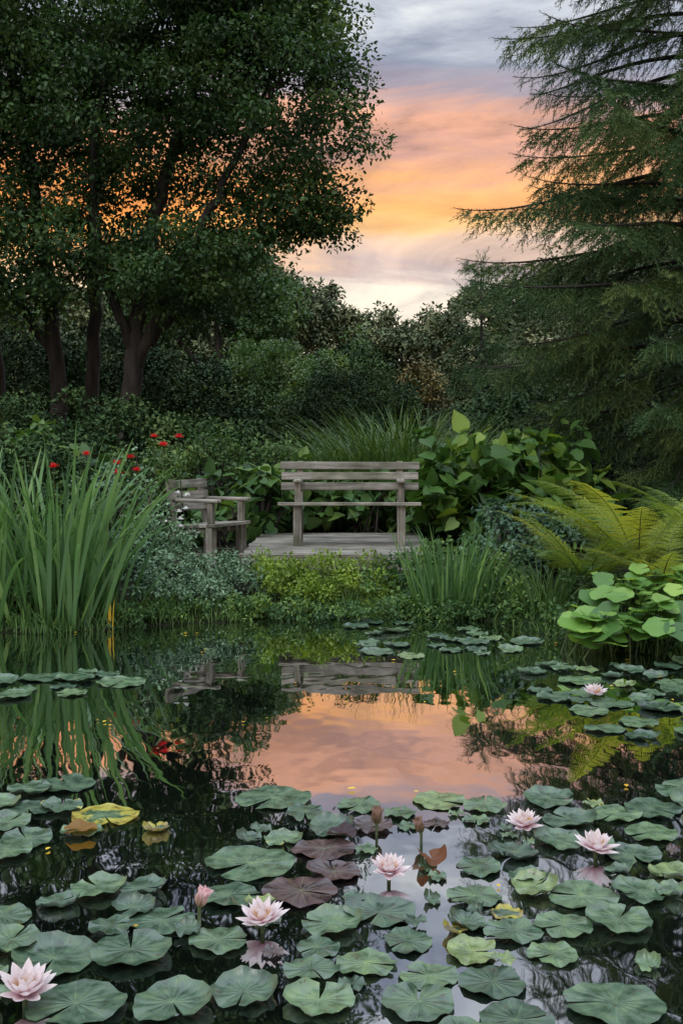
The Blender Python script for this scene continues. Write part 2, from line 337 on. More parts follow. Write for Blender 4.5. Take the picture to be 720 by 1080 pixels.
# ------------------------------------------------------------------ conifer (right)
def conifer(name,base,top,Lf,step,mat,low=.5,nb=1.0,twl=.17,sag=1.0):
    bx,by,bz=base; tb=Tubes(); zz=np.linspace(bz-.1,top,20)
    tb.add(np.stack([bx+.03*np.sin(zz),by+0*zz,zz],1),np.linspace(.018*(top-bz),.008,20),10)
    tp=[];td=[];tl=[];tr=[]
    z=bz+low; az=0
    while z<top-.1:
        az+=2.399+rng.normal()*.25; Lb=Lf(z)*(.68+.38*rng.random())
        back=math.sin(az)>.55 and nb>=1
        f=(z-bz)/(top-bz); e0=-.16+.62*f+rng.normal()*.08; n=max(4,int(Lb/(.16 if back else .105))); s=np.linspace(0,1,n+1)
        el=e0-.28*np.sin(s*math.pi*.8)+.42*s**2.2*(.5+.5*rng.random())
        st=Lb/n; hx=np.cumsum(np.cos(el))*st; hz=np.cumsum(np.sin(el))*st
        a2=az+ .12*rng.normal()*s
        P=np.stack([bx+np.cos(a2)*hx,by+np.sin(a2)*hx,z+hz],1)
        tb.add(np.concatenate([[(bx,by,z)],P]),np.linspace(.032*(Lb/2.5),.004,len(P)+1),5)
        tone=np.clip(.45+rng.normal()*.17,0,1); u=np.array((math.cos(az),math.sin(az),0)); sd=np.array((-math.sin(az),math.cos(az),0))
        for kk in range(1,n+1):
            t=kk/n
            for sgn in (-1,1):
                if t<.10: continue
                Ls=(.80*(1-t)**.7*min(1,t*3)+.13)*(.65+.7*rng.random())*min(1,Lb/2)
                dd=nz(u*.7+sd*sgn*(.75)+np.array((0,0,(-.25-.55*rng.random())*sag))+rng.normal(size=3)*.14)
                m=max(1,int(Ls/.085))
                for q_ in range(m):
                    w_=Ls*q_/m
                    pp=P[kk-1]+dd*w_+np.array((0,0,-.5*w_**2))
                    tp.append(pp);td.append(dd+np.array((0,0,-.15-.5*w_)));tl.append(twl*.85);tr.append(tone)
                    if q_>0 and not back:
                        for s2 in(-1,1):
                            if rng.random()<.85*nb:
                                d2=nz(dd*.8+s2*sgn*nz(np.cross(dd,(0,0,1)))*.6+np.array((0,0,-.55*rng.random()))+rng.normal(size=3)*.12)
                                tp.append(pp);td.append(d2);tl.append(twl*(.7+.8*rng.random())*(1.15-.5*q_/m));tr.append(tone+.16)
            tp.append(P[kk-1]);td.append(nz(P[min(kk,n)]-P[kk-1]) if kk<n else nz(P[n]-P[n-1]));tl.append(twl*.9);tr.append(tone)
        z+=step*(.6+.8*rng.random())
    for k in range(14):
        tp.append((bx,by,top-.05*k));td.append((.5*math.cos(k*2.4),.5*math.sin(k*2.4),1));tl.append(twl);tr.append(.5)
    tp=np.array(tp);td=np.array(td,float);tl=np.array(tl);tr=np.array(tr)+rng.normal(size=len(tp))*.12
    e=empty(name,base); parent(tb.build('trunk_and_branches',M_bark),e)
    up=np.tile(np.array((0,0,1.)),(len(tp),1))+rng.normal(size=tp.shape)*.3
    parent(scatter('needle_sprays',NEED,tp,td,up,tl,np.clip(tr,0,1),mat),e)
    return len(tp)
def Lf(z):
    if z<2.3: return 1.9+.35*(z-1)
    return 2.85*max(.05,1-(max(0,z-4.8)/8.2)**1.25)
n1_=conifer('spruce_tree',(4.3,13.2,.55),12.4,Lf,.058,M_need,twl=.19)
n2_=conifer('spruce_tree',(3.1,24.0,.9),5.5,lambda z:.3+1.2*max(.0,1-((z-.9)/4.6)),.10,M_need,low=.3,twl=.34,nb=.7)
n3_=conifer('spruce_tree',(6.4,19.0,.9),9.5,lambda z:.15+2.6*max(.0,1-((z-.9)/8.6)),.16,M_need,low=.3,twl=.28,nb=.6)
print('twigs',n1_,n2_,n3_)

# ------------------------------------------------------------------ background masses
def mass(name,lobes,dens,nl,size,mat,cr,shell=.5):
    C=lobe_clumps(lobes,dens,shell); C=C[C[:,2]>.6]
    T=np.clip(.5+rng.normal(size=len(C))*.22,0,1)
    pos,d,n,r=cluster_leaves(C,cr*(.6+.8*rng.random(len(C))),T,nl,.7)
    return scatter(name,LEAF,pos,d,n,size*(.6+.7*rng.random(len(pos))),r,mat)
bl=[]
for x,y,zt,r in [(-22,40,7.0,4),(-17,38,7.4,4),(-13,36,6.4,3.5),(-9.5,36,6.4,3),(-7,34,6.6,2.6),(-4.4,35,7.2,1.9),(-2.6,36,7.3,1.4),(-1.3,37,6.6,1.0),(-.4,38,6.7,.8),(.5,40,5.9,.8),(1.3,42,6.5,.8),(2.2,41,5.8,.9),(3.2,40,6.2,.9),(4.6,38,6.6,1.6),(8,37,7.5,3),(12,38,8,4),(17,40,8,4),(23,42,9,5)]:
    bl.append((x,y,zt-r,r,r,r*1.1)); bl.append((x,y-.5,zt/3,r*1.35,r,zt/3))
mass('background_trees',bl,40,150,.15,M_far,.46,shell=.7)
bush('round_shrub',[(.2,20,1.75,1.25,1.2,1.4),(-.7,20.5,1.4,.9,1,1.0),(1.0,20.6,1.3,.85,1,1.0)],120,130,.06,M_dark,.26)
M_gold=leaf_mat('golden_leaves',(.07,.06,.015),(.14,.12,.03),(.24,.18,.05),trans=0)
bush('autumn_shrub',[(1.95,27,2.2,.6,.8,1.4)],90,110,.09,M_gold,.3)
bush('willow_shrub',[(-1.6,24,2.2,1.2,1.1,1.7),(.2,26,2.1,1.0,1,1.8),(-.4,23,2.0,.8,.8,1.2)],90,130,.08,M_grass,.3)
mass('hedge',[(-9,19,1.9,2,1.5,1.6),(-6.5,20.5,2.2,2,1.3,1.6),(-4.2,21,2.1,2,1.3,1.5),(-2.7,21.2,1.8,1.2,1.3,1.4),(3.2,18.5,1.6,1.1,1.3,1.1),(5.4,17.5,2.2,1.4,1.3,1.8),(8,17,2.4,2,2,2.2)],70,150,.08,M_dark,.38)
mass('undergrowth',[(-6.8,14.2,1.3,1.3,.9,.8),(-5.0,14.6,1.35,1.3,.9,.8),(-3.4,14.8,1.35,1.2,.8,.75),(-2.0,15,1.2,1,.8,.7),(-7.5,12.5,1.2,1.3,1,.9),(-4.8,12.6,1.0,1.2,.8,.6),(-3.4,12.6,.85,1.0,.8,.6),(3.9,14.8,1.0,1.3,.9,.8),(5.8,13.6,1.1,1.6,1.1,.9),(6.2,11.2,1,1.5,1,.8)],100,120,.065,M_dark,.25)
bush('hydrangea_shrub',[(-3.6,13.6,1.3,.7,.4,.5),(-4.9,13.4,1.2,.6,.4,.5),(-3.0,12.6,1.0,.5,.4,.45)],75,15,.115,M_host,.18,tm=HEART,upw=.8,smooth=True)

# ------------------------------------------------------------------ garden plants
tuft('ornamental_grass',.8,14.4,1.1,.6,1800,(1.1,1.8),.018,M_grass,lean=.6,k=(.8,2.3),seg=7,dz=.0)
tuft('ornamental_grass',-.25,14.0,.5,.4,400,(.8,1.2),.016,M_grass,lean=.5,k=(.8,2.2))
bush('broadleaf_shrub',[(1.7,12.3,1.0,.75,.6,.76),(2.45,12.6,.98,.65,.6,.66),(1.25,12.7,.95,.5,.5,.6),(2.2,11.7,.62,.7,.4,.5)],85,13,.18,M_big,.2,tm=HEART,upw=.9,smooth=True)
bush('hosta',[(-.9,13.0,.75,.55,.4,.45),(-.35,13.3,.75,.5,.4,.45),(.35,13.2,.7,.5,.4,.45),(.95,13.1,.7,.4,.4,.5),(-1.35,12.3,.6,.4,.4,.5)],85,14,.15,M_host,.18,tm=HEART,upw=.8,smooth=True)
bush('feathery_shrub',[(-1.6,13.8,1.15,.65,.5,.5),(-.85,14.0,1.05,.6,.5,.45),(-2.5,13.8,1.0,.6,.5,.45)],130,70,.055,M_grass,.16,upw=1)
bush('dark_shrub',[(1.65,10.3,.52,.42,.4,.42),(2.05,10.3,.5,.4,.4,.42),(1.4,9.8,.35,.3,.3,.28)],170,45,.055,M_blue,.13)
bush('silver_shrub',[(-1.45,9.5,.34,.42,.45,.26),(-1.05,9.65,.28,.36,.4,.22),(-1.75,10.0,.42,.4,.4,.35),(-.85,9.3,.2,.25,.25,.2),(-1.5,8.95,.2,.38,.2,.22),(-1.15,9.1,.18,.3,.2,.18)],340,44,.036,M_silver,.085,upw=1.2,stems=False)
bush('lime_groundcover',[(-.55,9.6,.25,.28,.35,.2),(-.15,9.65,.26,.33,.35,.22),(.2,9.7,.25,.3,.3,.2),(-.35,9.25,.20,.34,.2,.18),(.12,9.28,.19,.3,.2,.17),(-.62,9.95,.3,.2,.25,.18),(-.5,9.05,.12,.3,.13,.13),(0,9.1,.12,.3,.13,.13)],420,54,.036,M_lime,.085,upw=1.4,stems=False)
bush('green_groundcover',[(.62,9.75,.27,.3,.3,.22),(.42,9.35,.2,.22,.2,.2),(.95,9.9,.32,.3,.35,.24),(1.35,9.35,.26,.28,.3,.24),(1.35,9.0,.15,.24,.2,.2),(.5,9.15,.1,.25,.1,.14),(1.5,8.8,.12,.16,.2,.18)],300,44,.044,M_host,.09,upw=1.2,stems=False)
shore=[(-1.95+3.7*t/31,8.93+.08*math.sin(t*2.1)-(0 if -1.95+3.7*t/31>-1.1 else .4*min(1,(.85-3.7*t/31)/.7)),.07,.15,.15,.11) for t in range(32)]
bush('shore_creeper',shore,560,32,.032,M_host,.06,upw=1.3,stems=False)
def shore_grass(n,Lr,w,mat,xr=(-6,3.4),smax=.38):
    out=[]
    while len(out)<n:
        m=4000; x=xr[0]+(xr[1]-xr[0])*rng.random(m); y=6.6+2.9*rng.random(m)
        s=sdist(np.stack([x,y],1))+wobble(x,y); k=(s>-.03)&(s<smax*rng.random(m)); out+=list(zip(x[k],y[k]))
    P=np.array(out[:n]); base=np.column_stack([P,height(P[:,0],P[:,1])-.02])
    keep=np.sin(P[:,0]*3.1)+np.sin(P[:,0]*7.7+1)+rng.normal(size=n)*.7
    L=(Lr[0]+(Lr[1]-Lr[0])*rng.random(n))*np.clip(.75+.25*keep,.35,1.4)
    az=-math.pi/2+rng.normal(size=n)*1.1
    return blades('shore_grass',base,az,L,w*(.6+.7*rng.random(n)),np.abs(rng.normal(size=n)*.3),.3+1.7*rng.random(n),mat,.5+rng.normal(size=n)*.22,5)
shore_grass(5200,(.08,.24),.009,M_grass)
shore_grass(1500,(.12,.30),.012,M_iris,xr=(-6,-1.9),smax=.3)
tuft('sedge_clump',1.62,8.75,.2,.3,240,(.2,.5),.011,M_grass,lean=.5,k=(.3,1.6),seg=6)
bush('shore_creeper',[(1.5,8.75,.12,.22,.25,.16),(1.65,8.3,.1,.22,.25,.14),(1.8,7.9,.1,.25,.2,.13),(2.0,7.65,.1,.25,.2,.12),(2.4,7.45,.12,.35,.25,.15),(1.95,8.6,.25,.35,.4,.2),(2.5,8.1,.22,.4,.3,.2)],380,36,.04,M_host,.08,upw=1.3,stems=False)
bush('shore_plants',[(-3.4,8.6,.18,.6,.3,.22),(-2.5,8.6,.15,.5,.25,.2),(-4.4,8.6,.2,.6,.3,.28),(-2.5,9.3,.35,.6,.4,.3),(-3.4,9.8,.5,.7,.5,.45),(-2.3,10.2,.5,.5,.4,.4)],170,50,.05,M_dark,.14)

e=empty('iris_clump',(-2.3,8.5,.1))
for (cx,cy,rx,ry,n,l) in [(-2.15,8.5,.33,.22,130,(.9,1.55)),(-2.75,8.55,.35,.25,110,(.75,1.5)),(-3.4,8.6,.3,.25,60,(.6,1.2)),(-1.85,8.65,.18,.15,25,(.5,1.0))]:
    tuft('blades',cx,cy,rx,ry,n,l,.036,M_iris,lean=.38,k=(.05,1.7),seg=9,par=e)
tuft('withered_blades',-1.78,8.42,.06,.05,2,(.25,.38),.022,M_yel,lean=.1,k=(.0,.3),par=e)
e=empty('rush_clump',(.9,9.0,.1))
tuft('blades',.88,9.05,.26,.14,180,(.4,.85),.017,M_iris,lean=.3,k=(.05,1.0),par=e)
tuft('blades',1.15,9.0,.12,.1,40,(.3,.6),.014,M_iris,lean=.4,k=(.1,1.2),par=e)
e=empty('sedge_clump',(-4.6,8.6,.1)); tuft('blades',-4.6,8.6,.6,.3,160,(.6,1.1),.02,M_iris,lean=.4,k=(.1,1.3),par=e)

# fern
def fern(name,cx,cy,n,Lr,ph=0,arc=None):
    P=[];D=[];Nn=[];Sc=[];R=[]; tb=Tubes(); cz=H(cx,cy)+.12
    for i in range(n):
        az=(i*2.399+ph+rng.normal()*.25) if arc is None else arc[0]+(arc[1]-arc[0])*(i+.5*rng.random())/n
        L=Lr[0]+(Lr[1]-Lr[0])*rng.random(); m=int(L/.042)
        s=np.linspace(0,1,m); th=.35+.45*rng.random()+ (.75+.5*rng.random())*s**1.2
        x=np.cumsum(np.sin(th))*L/m; z=np.cumsum(np.cos(th))*L/m
        pts=np.stack([cx+np.cos(az)*x,cy+np.sin(az)*x,cz+z],1); tb.add(pts[::2],np.linspace(.006,.002,len(pts[::2])),4)
        side=np.array((-math.sin(az),math.cos(az),0)); tan=nz(np.gradient(pts,axis=0)); up=np.cross(side,tan); up*=np.sign(up[:,2:3]+1e-9)
        tone=np.clip(.45+rng.normal()*.28,0,1)
        for k in range(int(m*.12),m-1):
            t=s[k]; pl=.21*L*np.sin(np.clip((t-.06)/.94,0,1)**.55*math.pi)**.8*(1-.2*t)+.008
            for sg in(-1,1):
                dd=nz(side*sg+tan[k]*.5-up[k]*(.08+.1*rng.random())+rng.normal(size=3)*.05)
                c=max(2,int(pl/.0125)); 
                for q_ in range(c):
                    f=q_/c; pp=pts[k]+dd*pl*f-up[k]*.2*(pl*f)*f
                    for s2 in(-1,1):
                        P.append(pp);D.append(dd*.45+tan[k]*s2*.9);Nn.append(up[k]+rng.normal(size=3)*.08);Sc.append(.0195*(1-.6*f)+.002);R.append(tone+.08*rng.normal())
    e=empty(name,(cx,cy,cz)); parent(tb.build('stalks',M_stem),e)
    parent(scatter('fronds',LEAF,np.array(P),np.array(D),np.array(Nn),np.array(Sc),np.clip(R,0,1),M_fern),e)
    return len(P)
fn=fern('fern',1.98,8.85,15,(.75,1.1)); fn+=fern('fern',2.5,9.2,15,(1.15,1.5),1.0); fn+=fern('fern',3.2,9.3,11,(1.1,1.4),2); fn+=fern('fern',2.45,8.4,10,(.6,.85),3)
print('pinnules',fn)

def roundleaf(name,pts,size,mat):
    pts=np.array(pts); n=len(pts); tb=Tubes()
    P=[];D=[];Nn=[]
    for p in pts:
        g0=np.array((p[0]+rng.normal()*.06,p[1]+.15+rng.normal()*.06,max(H(p[0],p[1]+.15),-.05)))
        tb.add(smoothline([g0,(g0+p)/2+np.array((0,.03,.05)),p],4),.005,5)
        a=rng.random()*6.28; P.append(p);D.append((math.cos(a),math.sin(a),-.1));Nn.append((rng.normal()*.3,-.55+rng.normal()*.3,1))
    e=empty(name,tuple(pts[0])); parent(tb.build('stalks',M_stem),e)
    parent(scatter('leaves',DISC,np.array(P),np.array(D),np.array(Nn,float),size*(.5+.7*rng.random(n)),np.clip(.45+rng.normal(size=n)*.3,0,1),mat,True),e)
pp=[]
while len(pp)<210:
    x=1.5+1.8*rng.random(); y=7.05+1.0*rng.random(); 
    if x<1.52+.3*(y-7.2): continue
    zc=(.10+.42*min(1,(x-1.3)/.6)*(.35+.65*min(1,(y-6.95)))) ; pp.append((x,y,zc*(.45+.55*rng.random())))
roundleaf('marsh_marigold',pp,.20,M_round)

# rose bush
e=bush('rose_bush',[(-1.95,10.6,.85,.4,.35,.5),(-1.75,10.4,.55,.4,.35,.4),(-2.35,10.9,.85,.35,.35,.4)],110,45,.045,M_silver,.14,upw=.7)
def petal_t(nw=4,nl=6,w=.42,cup=.16,curl=.18):
    v=[];f=[]
    for i in range(nl+1):
        t=i/nl; ww=w*(math.sin(math.pi*min(1,t*.93+.07)**.85)**.75) if i<nl else .02
        for j in range(nw+1):
            u=j/nw*2-1; v.append((u*ww/2,t,cup*u*u*ww*1.5+curl*t*t-.04*math.sin(t*3.1)))
    for i in range(nl):
        for j in range(nw):
            a=i*(nw+1)+j; f.append((a,a+1,a+nw+2,a+nw+1))
    return np.array(v),f
PET=petal_t()
def petal_mat(name,base,tip):
    m,nt,o=newmat(name); N=nt.nodes; L=nt.links
    a=N.new('ShaderNodeAttribute'); a.attribute_name='rnd'; r=ramp(nt,[(0,base),(.35,tuple((np.array(base)*.35+np.array(tip)*.65))),(.7,tip)]); L.new(a.outputs['Fac'],r.inputs[0])
    p=N.new('ShaderNodeBsdfPrincipled'); p.inputs['Roughness'].default_value=.5; L.new(r.outputs[0],p.inputs['Base Color'])
    t=N.new('ShaderNodeBsdfTranslucent'); L.new(r.outputs[0],t.inputs['Color']); mx=N.new('ShaderNodeMixShader'); mx.inputs[0].default_value=.35
    L.new(p.outputs[0],mx.inputs[1]); L.new(t.outputs[0],mx.inputs[2]); L.new(mx.outputs[0],o.inputs[0]); return m
M_red=petal_mat('red_petals',(.5,.01,.01),(.65,.02,.02)); M_pet=petal_mat('lily_petals',(.72,.34,.42),(.76,.68,.68)); M_wht=petal_mat('white_petals',(.7,.7,.6),(.8,.8,.78))
M_stam=petal_mat('stamens',(.8,.42,.03),(.85,.6,.08))
def flower(par,c,size,whorls,mat,name='petals',tilt=None):
    P=[];D=[];Nn=[];Sc=[];R=[]
    for (n,el,l,ph) in whorls:
        for i in range(n):
            a=ph+2*math.pi*i/n+rng.normal()*.07; e1=el+rng.normal()*.08
            d=np.array((math.cos(a)*math.cos(e1),math.sin(a)*math.cos(e1),math.sin(e1))); nn=np.array((-math.cos(a)*math.sin(e1),-math.sin(a)*math.sin(e1),math.cos(e1)))
            P.append((0,0,0));D.append(d);Nn.append(nn);Sc.append(l*size*(.9+.2*rng.random()))
    P=np.array(P,float);D=np.array(D);Nn=np.array(Nn);Sc=np.array(Sc)
    if tilt is not None:
        M=np.array(Matrix.Rotation(tilt[0],3,'X')@Matrix.Rotation(tilt[1],3,'Y')); D=D@M.T;Nn=Nn@M.T
    ob=scatter(name,PET,P+np.array(c),D,Nn,Sc,np.zeros(len(P)),mat,True)
    t=np.tile(np.repeat((np.arange(6)+.5)/6,4),len(P)); ob.data.attributes['rnd'].data.foreach_set('value',t.astype(np.float32))
    parent(ob,par); return ob
for (x,y,z) in [(-1.80,10.5,1.50),(-1.58,10.6,1.50),(-1.70,10.4,1.42),(-2.05,10.6,1.30),(-2.50,10.7,1.33),(-2.22,10.8,1.24),(-2.15,10.5,1.15),(-1.95,10.4,1.18),(-2.9,11,1.2)]:
    flower(e,(x,y,z),.055+.012*rng.random(),[(6,.1,1,0),(6,.6,.9,.4),(5,1.1,.7,.2)],M_red)
    tb=Tubes(); tb.add(smoothline([(x+.05,y+.1,.6),(x,y+.05,z-.3),(x,y,z)],4),.005,4); parent(tb.build('flower_stem',M_stem),e)
    k=24; pz=z-.05-.55*rng.random(k); parent(scatter('stem_leaves',LEAF,np.stack([x+.05*rng.normal(size=k),y+.05+0*pz,pz],1),rng.normal(size=(k,3)),rng.normal(size=(k,3))+np.array((0,0,1)),.05+.03*rng.random(k),rng.random(k),M_host),e)
for k in range(9):
    flower(e,(-1.62+rng.normal()*.14,10.1+rng.normal()*.05,.82+rng.normal()*.08),.04,[(6,.15,1,0),(5,.8,.8,.3)],M_wht)

# ------------------------------------------------------------------ wooden furniture and deck
WX=wood_mat('weathered_wood_x',0);WY=wood_mat('weathered_wood_y',1);WZ=wood_mat('weathered_wood_z',2)
def box(name,size,loc,par,mat,bev=.006,rot=(0,0,0)):
    x,y,z=[s/2 for s in size]
    v=[(sx*x,sy*y,sz*z) for sz in(-1,1) for sy in(-1,1) for sx in(-1,1)]
    me=bpy.data.meshes.new(name); me.from_pydata(v,[],[(0,2,3,1),(4,5,7,6),(0,1,5,4),(2,6,7,3),(0,4,6,2),(1,3,7,5)]); me.materials.append(mat)
    ob=bpy.data.objects.new(name,me); S.collection.objects.link(ob); ob.location=loc; ob.rotation_euler=rot; ob.parent=par
    bm=ob.modifiers.new('bevel','BEVEL'); bm.width=bev; bm.segments=2
    return ob
def bench(name,loc,L,rotz,inset=.2):
    e=empty(name,loc); e.rotation_euler=(0,0,rotz)
    for i in range(4):
        box('seat_slat',(L,.095,.034),(0,-.235+i*.108,.435-.006*i),e,WX,rot=(math.radians(-2),0,0))
    for i in range(3):
        z=.60+i*.110; box('back_slat',(L+rng.normal()*.008,.026,.082),(0,.205+(z-.5)*.17,z),e,WX,rot=(math.radians(-9.6),rng.normal()*.003,rng.normal()*.003))
    for sx in(-1,1):
        x=sx*(L/2-inset)
        box('front_leg',(.085,.075,.42),(x,-.2,.209),e,WZ)
        box('arm_post',(.06,.055,.20),(x,-.2,.551),e,WZ)
        box('rear_leg',(.07,.06,.44),(x,.20,.219),e,WZ)
        box('back_post',(.065,.045,.46),(x,.262,.640),e,WZ,rot=(math.radians(-9.6),0,0))
        box('seat_rail',(.06,.30,.06),(x,0,.375),e,WY)
        box('arm_rest',(.085,.50,.035),(x,-.045,.669),e,WY,bev=.014)
        box('stretcher',(.05,.30,.05),(x,0,.14),e,WY)
    return e
DZ=.385
bench('park_bench',(.085,11.45,DZ),1.47,math.radians(-1))
bench('garden_chair',(-1.30,10.75,.22),.62,math.radians(62),inset=.05)
e=empty('wooden_deck',(0,11.6,0))
for i in range(17):
    y0=10.45+i*.152; l=1.86
    box('deck_plank',(l+rng.normal()*.01,.146,.036),(-.03+rng.normal()*.008,y0-11.6,DZ-.018-.001*rng.random()),e,WX,bev=.005)
box('fascia',(1.84,.03,.11),(-.03,10.36-11.6,DZ-.04-.055),e,WX)
for x in(-.9,0,.84):
    box('deck_joist',(.06,2.5,.1),(x,.02,DZ-.09),e,WY)
    box('deck_post',(.09,.09,.5),(x,-1.18,.08),e,WZ)

# ------------------------------------------------------------------ lily pads
m,nt,o=newmat('lily_pad'); N=nt.nodes; L=nt.links
at=N.new('ShaderNodeAttribute'); at.attribute_name='rnd'; av=N.new('ShaderNodeAttribute'); av.attribute_name='ang'; ar=N.new('ShaderNodeAttribute'); ar.attribute_name='rho'
ay=N.new('ShaderNodeAttribute'); ay.attribute_name='yel'
rc=ramp(nt,[(0,(.045,.025,.032)),(.06,(.055,.035,.032)),(.10,(.03,.062,.038)),(.4,(.055,.10,.06)),(.75,(.09,.15,.075)),(1,(.17,.22,.075))]); L.new(at.outputs['Fac'],rc.inputs[0])
def mathn(op,a,b_=None,c=None):
    n=N.new('ShaderNodeMath'); n.operation=op
    for i_,v in enumerate((a,b_,c)):
        if v is None: continue
        if isinstance(v,(int,float)): n.inputs[i_].default_value=v
        else: L.new(v,n.inputs[i_])
    return n.outputs[0]
fr_=mathn('FRACT',mathn('MULTIPLY',av.outputs['Fac'],15.0)); ab=mathn('ABSOLUTE',mathn('SUBTRACT',fr_,.5))
vein=mathn('LESS_THAN',mathn('MULTIPLY',ab,ar.outputs['Fac']),.018)
vein=mathn('MULTIPLY',vein,mathn('LESS_THAN',ar.outputs['Fac'],.93))
mv=N.new('ShaderNodeMix'); mv.data_type='RGBA'; L.new(mathn('MULTIPLY',vein,.3),mv.inputs[0]); L.new(rc.outputs[0],mv.inputs[6]); mv.inputs[7].default_value=(.18,.27,.13,1)
g=N.new('ShaderNodeTexCoord'); no=N.new('ShaderNodeTexNoise'); no.inputs['Scale'].default_value=22; no.inputs['Detail'].default_value=6; L.new(g.outputs['Object'],no.inputs['Vector'])
rr=ramp(nt,[(.35,(.5,.54,.5)),(.52,(1,1,1)),(.70,(1.4,1.3,1.0))]); L.new(no.outputs['Fac'],rr.inputs[0])
mu=N.new('ShaderNodeMix'); mu.data_type='RGBA'; mu.blend_type='MULTIPLY'; mu.inputs[0].default_value=1; L.new(mv.outputs[2],mu.inputs[6]); L.new(rr.outputs[0],mu.inputs[7])
yf=mathn('MULTIPLY',mathn('GREATER_THAN',mathn('ADD',ay.outputs['Fac'],mathn('MULTIPLY',mathn('SUBTRACT',no.outputs['Fac'],.5),.9)),.5),.85)
ry_=ramp(nt,[(.3,(.12,.06,.015)),(.5,(.30,.25,.03)),(.7,(.36,.36,.06))]); L.new(no.outputs['Fac'],ry_.inputs[0])
my=N.new('ShaderNodeMix'); my.data_type='RGBA'; L.new(yf,my.inputs[0]); L.new(mu.outputs[2],my.inputs[6]); L.new(ry_.outputs[0],my.inputs[7])
vo=N.new('ShaderNodeTexNoise'); vo.inputs['Scale'].default_value=60; vo.inputs['Detail'].default_value=3; L.new(g.outputs['Object'],vo.inputs['Vector'])
bf=mathn('MULTIPLY',mathn('GREATER_THAN',vo.outputs['Fac'],.67),.7)
mb=N.new('ShaderNodeMix'); mb.data_type='RGBA'; L.new(bf,mb.inputs[0]); L.new(my.outputs[2],mb.inputs[6]); mb.inputs[7].default_value=(.05,.035,.02,1)
p=N.new('ShaderNodeBsdfPrincipled'); p.inputs['Specular IOR Level'].default_value=.6; L.new(mb.outputs[2],p.inputs['Base Color'])
rgh=N.new('ShaderNodeMapRange'); rgh.inputs[1].default_value=.35; rgh.inputs[2].default_value=.65; rgh.inputs[3].default_value=.22; rgh.inputs[4].default_value=.44; L.new(no.outputs['Fac'],rgh.inputs[0]); L.new(rgh.outputs[0],p.inputs['Roughness'])
bp=N.new('ShaderNodeBump'); bp.inputs['Strength'].default_value=.6; bp.inputs['Distance'].default_value=.004
L.new(mathn('ADD',mathn('MULTIPLY',ab,1.0),no.outputs['Fac']),bp.inputs['Height']); L.new(bp.outputs[0],p.inputs['Normal']); L.new(p.outputs[0],o.inputs[0])
M_pad=m

padV=[];padF=[];pa_r=[];pa_ang=[];pa_rho=[];pa_y=[];cnt=0
def pad(x,y,r,z,rnd,yel,curl=0):
    global cnt
    n=34; rings=[.0,.3,.6,.85,.96,1.0]; a0=rng.random()*6.28; gap=.08+.22*rng.random(); ph=rng.random()*6.28; ph2=rng.random()*6.28
    tx,ty=rng.normal()*.018,rng.normal()*.018; el=1+.09*rng.normal(); up=.008+.02*rng.random() if rng.random()<.4 else .002
    for ri,rho in enumerate(rings):
        for k in range(n):
            t=k/(n-1); th=gap/2+(2*math.pi-gap)*t; a=a0+th
            edge=min(t,1-t); rd=1-.10*max(0,1-edge/.05)**2 if rho>.5 else 1
            wob=1+.03*math.sin(3*a+ph)+.018*math.sin(7*a+ph2)+.008*math.sin(19*a)
            q_=r*rho*rd*wob; lx=q_*math.cos(a)*el; ly=q_*math.sin(a)
            zz=z+.005*math.sin(4*a+ph)*rho**3+.004*math.sin(9*a+ph2)*rho**4+up*max(0,rho-.8)*5*(.5+.5*math.sin(a+ph))+tx*lx+ty*ly
            padV.append((x+lx,y+ly,max(zz,.002))); pa_ang.append(th/6.283); pa_rho.append(rho)
            yy=yel*(.5+.6*rho) if yel>0 else 0; pa_y.append(yy)
    for ri in range(len(rings)-1):
        for k in range(n-1):
            b0=cnt+ri*n+k
            if ri==0: padF.append((b0,b0+n,b0+n+1)); 
            else: padF.append((b0,b0+n,b0+n+1,b0+1))
            pa_r.append(rnd)
    cnt+=n*len(rings)
FG=[(-.278,4.38,.143),(-.155,4.20,.10),(.067,4.28,.093),(-.03,4.05,.106),(.22,4.2,.08),(.376,4.35,.113),(.56,4.3,.084),(.844,4.37,.114),(.862,4.13,.09),(1.03,4.18,.10),(1.21,4.24,.11),(1.33,4.08,.08),(1.12,3.98,.12),(.80,3.91,.10),
(-.323,3.93,.06),(-.204,3.92,.068),(-.07,3.83,.10),(-.315,3.69,.144),(-.03,3.62,.096),(-.347,3.43,.098),(-.152,3.47,.12),(.457,3.66,.087),(.604,3.78,.098),(.433,3.43,.09),(.62,3.57,.078),(.735,3.44,.105),(1.0,3.78,.10),(1.10,3.60,.095),(.934,3.45,.105),(.832,3.25,.105),(.649,3.22,.09),(.496,3.16,.08),(.57,3.02,.087),(.38,3.24,.07),
(.12,3.30,.10),(-.028,3.22,.088),(.18,3.11,.092),(-.06,3.07,.07),(.36,3.04,.085),(.075,2.98,.075),(-.085,2.93,.075),(.232,2.93,.082),(.40,2.87,.085),(-.061,2.79,.095),(-.252,2.83,.098),(.19,2.75,.112),(-.42,2.75,.108),(.44,2.68,.11),(.66,2.78,.115),(.29,2.62,.09),(-.67,2.77,.12),(-.785,2.99,.125),(-.95,3.1,.10),(-.575,3.04,.125),(-.37,3.12,.085),(-.53,3.27,.095),(-.68,3.2,.07),(-.885,3.38,.073),(-.766,3.48,.095),(-.62,3.47,.085),(-1.0,3.28,.086)]
